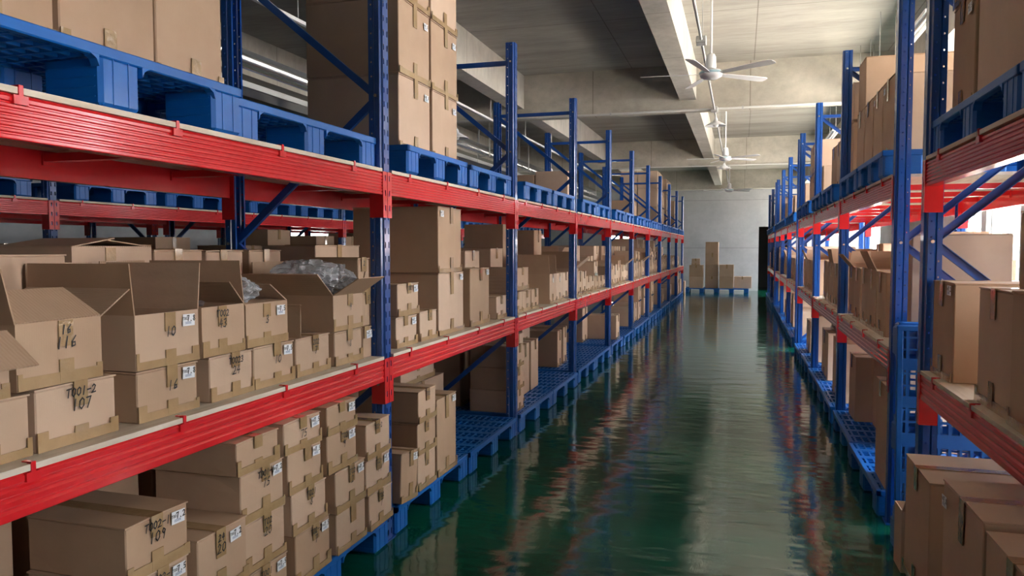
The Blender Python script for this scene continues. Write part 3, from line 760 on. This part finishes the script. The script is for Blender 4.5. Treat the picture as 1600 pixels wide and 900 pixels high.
# --- left rack, top shelf
XT = -1.965
T += .02
carton(XT, 1.40, 1.845, T, T + .49, .62, bay=0, **top); carton(XT, 1.85, 2.255, T, T + .49, .62, bay=0, text=None, tape=3, **top)
carton(XT, 2.26, 2.62, T, T + .46, .5, bay=0, tape=3, sticker=None, text=['8', 'T0021'], label='top-shelf box with faint handwriting at its upper edge, left of the braced frame', **top)
T -= .02
for (y0, y1) in ((4.17, 4.64), (4.66, 5.14)):
    for q in range(3):
        carton(-1.925, y0 + R.uniform(-.01, .01), y1 + R.uniform(-.01, 0), T + q * .445, T + q * .445 + .443, .62, bay=1, sticker=(.16, .36), tape=1, **top)
carton(-2.20, 10.0, 10.4, T, T + .44, .45, bay=3, **dict(top, row='back')); carton(-2.66, 10.0, 10.4, T, T + .40, .3, bay=3, tape=0, **dict(top, row='rearmost'))
carton(-2.25, 16.5, 16.95, T, T + .44, .5, bay=6, **dict(top, row='back')); carton(-2.25, 16.98, 17.4, T, T + .44, .5, bay=6, **dict(top, row='back'))
for j, y in enumerate((18.9, 19.35, 19.8, 20.25)):
    for q in range(3 if j < 3 else 2):
        carton(-1.95, y, y + .44, T + q * .43, T + q * .43 + .428, .48, bay=7, tape=1, **top)
        if j == 0: carton(-2.44, y, y + .44, T + q * .43, T + q * .43 + .428, .40, bay=7, tape=0, **dict(top, row='back'))
for j, y in enumerate((21.3, 21.75, 22.2)):
    for q in range(3): carton(-1.95, y, y + .44, T + q * .43, T + q * .43 + .428, .48, bay=8, **top)
for j, y in enumerate((23.95, 24.4)):
    for q in range(2): carton(-1.95, y, y + .44, T + q * .43, T + q * .43 + .428, .48, bay=9, **top)

# --- plastic bags in the overflowing boxes
def bag(loc, sc, seed, label, rz=0):
    rr = random.Random(seed); bm = bmesh.new(); bmesh.ops.create_icosphere(bm, subdivisions=5, radius=1)
    dirs = [Vector((rr.gauss(0, 1), rr.gauss(0, 1), rr.gauss(0, 1))).normalized() for _ in range(26)]
    amp = [rr.uniform(.5, 1.0) for _ in dirs]
    for v in bm.verts:
        n_ = v.co.normalized(); r_ = 10
        for d_, a in zip(dirs, amp):
            c = n_.dot(d_)
            if c > .05: r_ = min(r_, (.62 + .35 * a) / c)
        r_ = min(r_, 1.3)
        q1 = mnoise.noise(n_ * 2.3 + Vector((seed, 0, 0))); q2 = mnoise.noise(n_ * 5.5 + Vector((0, seed, 0)))
        r_ += .34 * (.5 - abs(q1)) - .12 + .07 * (.35 - abs(q2))
        v.co = Vector((n_.x * r_ * sc[0], n_.y * r_ * sc[1], n_.z * r_ * sc[2]))
    me = bpy.data.meshes.new('plastic_bag'); bm.to_mesh(me); bm.free(); me.materials.append(M['bag'])
    o = link('plastic_bag', me, None, loc); o.rotation_euler = (0, 0, rz); return tag(o, label, 'plastic bag')
bag((-2.10, 3.40, S + .44), (.17, .125, .085), 3, 'crumpled clear plastic bag heaped at the left of the wide open box')
bag((-2.05, 3.60, S + .42), (.14, .10, .09), 8, 'crumpled clear plastic bag slumping at the right of the wide open box')
bag((-2.03, 2.70, S + .40), (.14, .085, .07), 5, 'grey plastic film poking out beside the box marked 3')

# --- second (back) rack contents
for bay in range(0, 5):
    y = 2.66 + bay * PITCH + .15
    for q in range(4):
        hh = R.choice([.62, .70, .76, .82])
        if R.random() < .9: carton(-5.68, y, y + .52, S, S + hh, .6, bay=bay, rack_='back', shelf='middle shelf', sticker=True if R.random() < .3 else None)
        if bay < 1 and q > 1: carton(-5.68, y, y + .5, G * 0, .5, .6, bay=bay, rack_='back', shelf='bottom level')
        y += .57

# --- right racks
rm = dict(side=-1, rack_='near right', shelf='middle shelf'); XRF = .865
carton(XRF, 3.655, 4.0, S, S + .43, .90, bay=0, sticker=True, label='tall taped box beside the near right post, middle shelf', **rm)
carton(XRF, 2.87, 3.29, S, S + .432, .90, bay=0, sticker=None, label='tall box second from the near right post, middle shelf', **rm)
carton(XRF - .02, 2.40, 2.86, S, S + .44, .90, bay=0, sticker=(.14, .36), label='tall stickered box at the right photo edge, middle shelf', **rm)
carton(XRF - .02, 1.7, 2.39, S, S + .44, .90, bay=0, **rm)
carton(XRF + .02, 2.30, 2.93, S + .442, S + .70, .5, bay=0, tape=0, label='dark box on top of the stickered box at the right photo edge', **rm)
r0 = dict(side=-1, rack_='near right', shelf='top shelf')
for (y0, y1) in ((3.62, 3.99), (3.02, 3.60), (2.42, 3.0), (1.85, 2.40)):
    for q in range(2): carton(.915, y0, y1, T + q * .49, T + q * .49 + .488, .9, bay=0, tape=1 if y0 > 3.5 else 0, sticker=(.12, .42) if y0 > 3.5 else None, **r0)
rb = dict(side=-1, rack_='near right', shelf='bottom level')
carton(.72, 3.30, 3.765, G, G + .52, 1.0, bay=0, label='big flat-topped box at the foot of the near right post', **rb)
carton(.72, 2.64, 3.10, G, G + .60, 1.0, bay=0, sticker=(-.18, .53), label='big box with clear taped lid, second from the near right post', **rb)
carton(.72, 2.12, 2.60, G, G + .585, .80, bay=0, label='big box with shiny tape in the bottom right photo corner', **rb)
carton(.775, 4.10, 4.27, 0, .31, .17, side=-1, bay=0, opened={'far': 120}, flap=.1, tape=0, rack_='near right', shelf='floor', label='small open box on the green floor by the standing blue pallets')
# middle right rack
e_ = dict(side=-1, rack_='middle right', shelf='middle shelf')
carton(.95, 4.93, 5.36, S, S + .66, .52, bay=0, tape=0, label='very large plain box behind the braces, middle right rack', **e_)
def run(x, y, yend, z, spec, dep, kw, bay_of, flaps=.0, gap=(0, .01, .06), wr=(.26, .30), tape=1):
    while y + wr[0] < yend:
        w = min(R.uniform(*wr), yend - y); h = R.choice(spec)
        op = {'near': R.uniform(60, 110), 'front': R.uniform(80, 140), 'back': 80} if R.random() < flaps else None
        carton(x + R.uniform(0, .02), y, y + w - .008, z, z + h, dep, bay=bay_of(y), opened=op, tape=tape, flap=.14, **kw)
        y += w + R.choice(gap)
bE = lambda y: int((y - 4.86) / 2.52)
run(.89, 5.42, 7.28, S, [.42, .43, .43], .42, e_, bE, .12, wr=(.34, .38))
run(.89, 7.50, 9.8, S, [.42, .43, .44], .42, e_, bE, .15, wr=(.34, .38))
run(.89, 10.02, 12.3, S, [.42, .43, .44], .42, e_, bE, .15, wr=(.34, .38))
carton(1.34, 5.8, 6.3, S, S + .50, .4, bay=0, row='back', opened={'near': 100, 'front': 60}, flap=.2, **e_)
carton(1.34, 8.3, 8.7, S, S + .62, .4, bay=1, row='back', **e_)
carton(1.34, 10.8, 11.3, S, S + .55, .4, bay=2, row='back', **e_)
et = dict(side=-1, rack_='middle right', shelf='top shelf')
for y in (5.62, 6.05, 6.48, 6.91): carton(.955, y, y + .425, T, T + .565, .48, bay=0, sticker=(-.12, .5) if y < 6.4 else None, **et)
for y in (5.62, 6.28, 6.91): carton(1.44, y, y + .425, T, T + .565, .42, bay=0, row='back', **et)
carton(.955, 6.90, 7.27, T + .567, T + .97, .90, bay=0, tape=0, label='orange-brown box topping the first stack on the middle right rack', **et)
for y in (7.55, 7.98, 8.41, 8.84): carton(.955, y, y + .42, T, T + R.choice([.5, .55]), .48, bay=1, **et)
carton(.955, 7.56, 7.98, T + .567, T + .9, .7, bay=1, tape=0, **et)
for y in (10.1, 10.5, 10.9, 11.3, 11.7): carton(.955, y, y + .39, T, T + .42, .45, bay=2, **et)
for y in (10.9, 11.3, 11.7): carton(.955, y, y + .39, T + .422, T + .84, .9, bay=2, **et)
eb = dict(side=-1, rack_='middle right', shelf='bottom level')
carton(.92, 6.85, 7.22, G, .70, .45, bay=0, tape=2, **eb)
carton(.84, 4.95, 5.35, 0.162, .78, .12, bay=0, tape=2, adj='narrow', **eb)
carton(1.05, 5.95, 6.8, G, .82, .7, bay=0, tape=0, adj='big dark', **eb)
carton(.90, 7.62, 8.3, G, .72, .7, bay=1, adj='big dark', **eb)
carton(.92, 8.9, 9.6, G, .68, .6, bay=1, adj='big', **eb); carton(1.0, 8.9, 9.4, .681, .90, .5, bay=1, **eb)
carton(.92, 10.3, 10.9, G, .75, .6, bay=2, **eb); carton(.92, 11.2, 11.7, G, .6, .6, bay=2, **eb)
# far right racks
for (rk, y0, nb) in (('far right', 13.1, 3), ('farthest right', 21.4, 2)):
    b0 = lambda y, y0=y0: int((y - y0) / PITCH)
    for k_ in range(nb):
        ya, yb = y0 + k_ * PITCH + .12, y0 + (k_ + 1) * PITCH - .12
        run(.90, ya, yb, S, [.40, .44, .6], .85, dict(side=-1, rack_=rk, shelf='middle shelf'), b0, .1, gap=(0, .02, .3), wr=(.38, .46))
        run(.92, ya, yb, G, [.35, .42, .6], .6, dict(side=-1, rack_=rk, shelf='bottom level'), b0, 0, gap=(.2, .5, .9), wr=(.42, .5))
        run(.97, ya, yb, T, [.42, .44, .80], .6, dict(side=-1, rack_=rk, shelf='top shelf'), b0, 0, gap=(.0, .02, .5), wr=(.44, .5))
# stacks at the end of the aisle
pe = 28.45
for i, x in enumerate((-1.33, -.30)):
    pallet(P12, x, pe + .45, 0, ['left', 'right'][i] + ' blue pallet under the box stacks by the far end wall', 'pallets by the far end wall', rz=PI / 2)
ends = [(-1.78, .50, [.40, .43]), (-1.22, .46, [.42, .42, .42, .40]), (-.73, .51, [.42, .43]), (-.21, .60, [.42])]
for i, (x, w, hs) in enumerate(ends):
    z = G
    for j, h in enumerate(hs):
        o = carton(pe, -(x + w), -x, z + .001, z + h, .45, rack_='end', shelf='floor', bay=i, jit=False, tape=2 if (i + j) % 2 else 0,
                   label='end-wall box, %s of the %s stack from the left' % (['lowest', 'second lowest', 'third lowest', 'topmost'][j] if len(hs) > 1 else 'only box', ['first', 'second', 'third', 'fourth'][i]))
        o.location = (x + w / 2, pe + .225 + .12 * (i % 2), z + .001); o.rotation_euler = (0, 0, -PI / 2)
        z += h + .001
o = carton(pe, 0, .30, .98, 1.22, .3, rack_='end', shelf='floor', label='small end-wall box on top of the first stack from the left')
o.location = (-1.55, pe + .22, .983); o.rotation_euler = (0, 0, -PI / 2)
o = carton(pe, 0, .5, .15, .6, .4, rack_='end', shelf='floor', label='end-wall box half behind the last left upright')
o.location = (-2.1, pe - .9, 0); o.rotation_euler = (0, 0, -PI / 2)

# labels of the boxes not described one by one
from collections import defaultdict
grp = defaultdict(list)
for b_ in ALL: grp[(b_['rack'], b_['shelf'], b_['bay'], b_['row'])].append(b_)
for key, lst in grp.items():
    lst.sort(key=lambda b_: b_['y']); cols = []
    for b_ in lst:
        for c in cols:
            if abs(c[0]['y'] - b_['y']) < .09: c.append(b_); break
        else: cols.append([b_])
    for ci, c in enumerate(cols):
        c.sort(key=lambda b_: b_['z'])
        for li, b_ in enumerate(c):
            lay = '' if len(c) == 1 else ['lowest', 'second', 'third', 'fourth'][li] + ' up ' if li < len(c) - 1 else 'topmost '
            if len(c) > 1 and li == 0: lay = 'lowest '
            if not b_['label']:
                b_['label'] = '%s box, %sin %s %s column, %s bay, %s rack\'s %s' % (b_['adj'], lay, ORD[min(ci, 14)], b_['row'], ORD[b_['bay']], b_['rack'], b_['shelf'])
            tag(b_['o'], b_['label'], 'box', 'cardboard boxes, %s rack %s' % (key[0], key[1]))

# ------------------------------------------------------------------ fans, lamps, pipes
def fan(x, y, z, label):
    r = empty('ceiling_fan', (x, y, z)); tag(r, label, 'fan', 'white ceiling fans over the aisle')
    MB().tube((0, 0, .10), (0, 0, ZC - z - .04), .012).tube((0, 0, ZC - z - .10), (0, 0, ZC - z), .03, .055, n=20).build('rod', M['white'], r, True)
    MB().lathe([(0, .20), (.035, .20), (.05, .17), (.055, .07), (.05, .05)]).lathe([(.02, .05), (.10, .035), (.115, 0.0), (.108, -.03), (.075, -.05), (.001, -.06)]).build('motor_housing', M['white'], r, True)
    MB().lathe([(.116, -.004), (.119, .002), (.119, .014), (.114, .02)]).build('ring', M['fan_ring'], r, True)
    for i in range(5):
        a = math.radians(24 + 16.5 + 72 * i); m = Matrix.Rotation(a, 4, 'Z') @ Matrix.Rotation(math.radians(-11), 4, 'X')
        pts = [(.10, -.022), (.20, -.040), (.45, -.056), (.68, -.062), (.71, -.045), (.72, 0), (.71, .035), (.66, .048), (.2, .036), (.10, .02)]
        vs = [m @ Vector((p, q, -.004)) for p, q in pts] + [m @ Vector((p, q, .001)) for p, q in pts]; k_ = len(pts)
        fs = [tuple(range(k_)), tuple(range(2 * k_ - 1, k_ - 1, -1))] + [(j_, (j_ + 1) % k_, k_ + (j_ + 1) % k_, k_ + j_) for j_ in range(k_)]
        MB().add(vs, fs).build('blade', M['white'], r)
    return r
fan(-.32, 8.3, 3.40, 'white five-bladed ceiling fan nearest the camera')
fan(-.30, 15.2, 3.30, 'white five-bladed ceiling fan, middle one over the aisle')
fan(-.33, 22.9, 3.25, 'white five-bladed ceiling fan farthest down the aisle')
def pendant(x, y, z, ztop, label, group='hanging dome lamps'):
    r = empty('pendant_lamp', (x, y, z)); tag(r, label, 'lamp', group)
    MB().tube((0, 0, .10), (0, 0, ztop - z), .006).build('cord', M['galv_dull'], r)
    MB().lathe([(.015, .12), (.03, .10), (.035, .07), (.16, .0), (.165, -.008), (.155, -.004), (.03, .06), (.001, .065)]).build('lamp_shade', M['white'], r, True)
    MB().lathe([(.001, -.03), (.03, -.02), (.045, .01), (.03, .05)]).build('bulb', M['bulb'], r, True)
CX, CZ = -.41, 3.70
pendant(-.40, 12.55, 3.52, CZ, 'white dome lamp hanging at the first cross beam')
pendant(-.40, 18.9, 3.48, CZ, 'white dome lamp hanging before the second cross beam')
pendant(-.40, 25.4, 3.46, CZ, 'white dome lamp hanging near the far wall')
pendant(-3.62, 9.6, 3.06, 4.42, 'white dome lamp hanging above the left racks, nearer one', 'dome lamps above the left racks')
pendant(-3.62, 14.9, 3.06, 4.42, 'white dome lamp hanging above the left racks, farther one', 'dome lamps above the left racks')
cd = empty('conduit', (CX, 0, CZ)); tag(cd, 'grey electrical conduit running above the aisle with hanging rods', 'pipe')
MB().tube((0, 2, 0), (0, 29, 0), .014).build('tube', M['galv_dull'], cd, True)
MB().box(-.05, .05, 8.05, 8.20, -.035, .035, c=.006).box(-.05, .05, 12.1, 12.22, -.04, .04, c=.006).build('junction_box', M['galv_dull'], cd)
for y in (5.2, 6.3, 7.9, 10.3, 14.5, 17.0, 19.0, 23.0, 26.0):
    MB().tube((.02, y, 0), (.02, y, ZC - CZ), .004, n=6).build('hanger_rod', M['galv_dull'], cd)
cd = empty('conduit', (0, 12.2, 3.715)); tag(cd, 'pale conduit fixed along the underside edge of the first cross beam', 'pipe')
MB().tube((-8, 0, 0), (4.2, 0, 0), .018).build('tube', M['grey_plastic'], cd, True)
for x in (-6, -4, -2, 0, 2, 4): MB().box(x - .012, x + .012, -.022, .022, -.02, .025).build('clamp', M['galv_dull'], cd)
cd = empty('conduit', (0, 20.55, 3.715)); tag(cd, 'pale conduit fixed along the underside edge of the second cross beam', 'pipe')
MB().tube((-8, 0, 0), (4.2, 0, 0), .018).build('tube', M['grey_plastic'], cd, True)
# pipes above the left racks
pp = empty('ventilation_pipe', (-5.05, 0, 3.60)); tag(pp, 'large silver pipe running above the left racks on strap hangers', 'pipe')
MB().tube((0, -4, 0), (0, 28.8, 0), .10, n=28).build('tube', M['galv'], pp, True)
for y in (3.0, 5.4, 6.6, 9.2, 12.0, 15, 18, 21, 24, 27):
    MB().box(.105, .125, y - .02, y + .02, -.11, ZC - 3.6).box(-.125, -.105, y - .02, y + .02, -.11, ZC - 3.6).box(-.125, .125, y - .02, y + .02, -.125, -.105).build('strap_hanger', M['galv_dull'], pp)
pp = empty('cable_tray', (-5.35, 0, 3.36)); tag(pp, 'flat grey cable tray running just below the large silver pipe', 'cable tray')
MB().box(-.15, .15, -4, 28.8, 0, .006).box(-.15, -.145, -4, 28.8, 0, .07).box(.145, .15, -4, 28.8, 0, .07).build('tray', M['galv_dull'], pp)
for y in (3, 6, 9, 12.1, 15, 18, 21, 24, 27): MB().tube((.16, y, -.01), (.16, y, ZC - 3.36), .005, n=6).build('hanger_rod', M['galv_dull'], pp)
pp = empty('strip_conduit', (-3.73, 0, 3.585)); tag(pp, 'thin white strip conduit hung on rods above the left racks', 'pipe')
MB().box(-.018, .018, -2, 24, -.015, .015).build('tube', M['white'], pp)
for y in (4.6, 6.0, 7.6, 9.4, 11.4, 13.4, 15.4, 17.4, 19.4, 22): MB().tube((0, y, .01), (0, y, ZC - 3.585), .005, n=6).build('hanger_rod', M['galv_dull'], pp)
# tube light fixtures on the right
for (x, y, z, lab) in ((1.65, 8.5, 3.75, 'white tube light fixture seen between the two near right uprights'), (1.65, 12.0, 3.75, 'white tube light fixture above the middle right rack, second one'), (1.65, 15.9, 3.75, 'white tube light fixture above the far right rack, past the middle rack')):
    r = empty('tube_light', (x, y, z)); tag(r, lab, 'lamp', 'tube light fixtures above the right racks')
    MB().box(-.07, .07, -.6, .6, 0, .03, c=.004).build('housing', M['white'], r)
    for q in (-.025, .025): MB().tube((q, -.58, -.014), (q, .58, -.014), .013, n=10).build('tube', M['bulb'], r, True)
    for yy in (-.5, .5): MB().tube((0, yy, .03), (0, yy, ZC - z), .005, n=6).build('hanger_rod', M['galv_dull'], r)
pp = empty('cable_tray', (1.65, 11.0, 2.92)); tag(pp, 'short hanging tray on thin rods behind the right rack boxes', 'cable tray')
MB().box(-.10, .10, -1.1, 1.1, 0, .006).box(-.10, -.095, -1.1, 1.1, 0, .05).box(.095, .10, -1.1, 1.1, 0, .05).build('tray', M['galv_dull'], pp)
for xx in (-.085, .085):
    for yy in (-.8, .8): MB().tube((xx, yy, .006), (xx, yy, ZC - 2.92), .006, n=6).build('hanger_rod', M['galv'], pp)
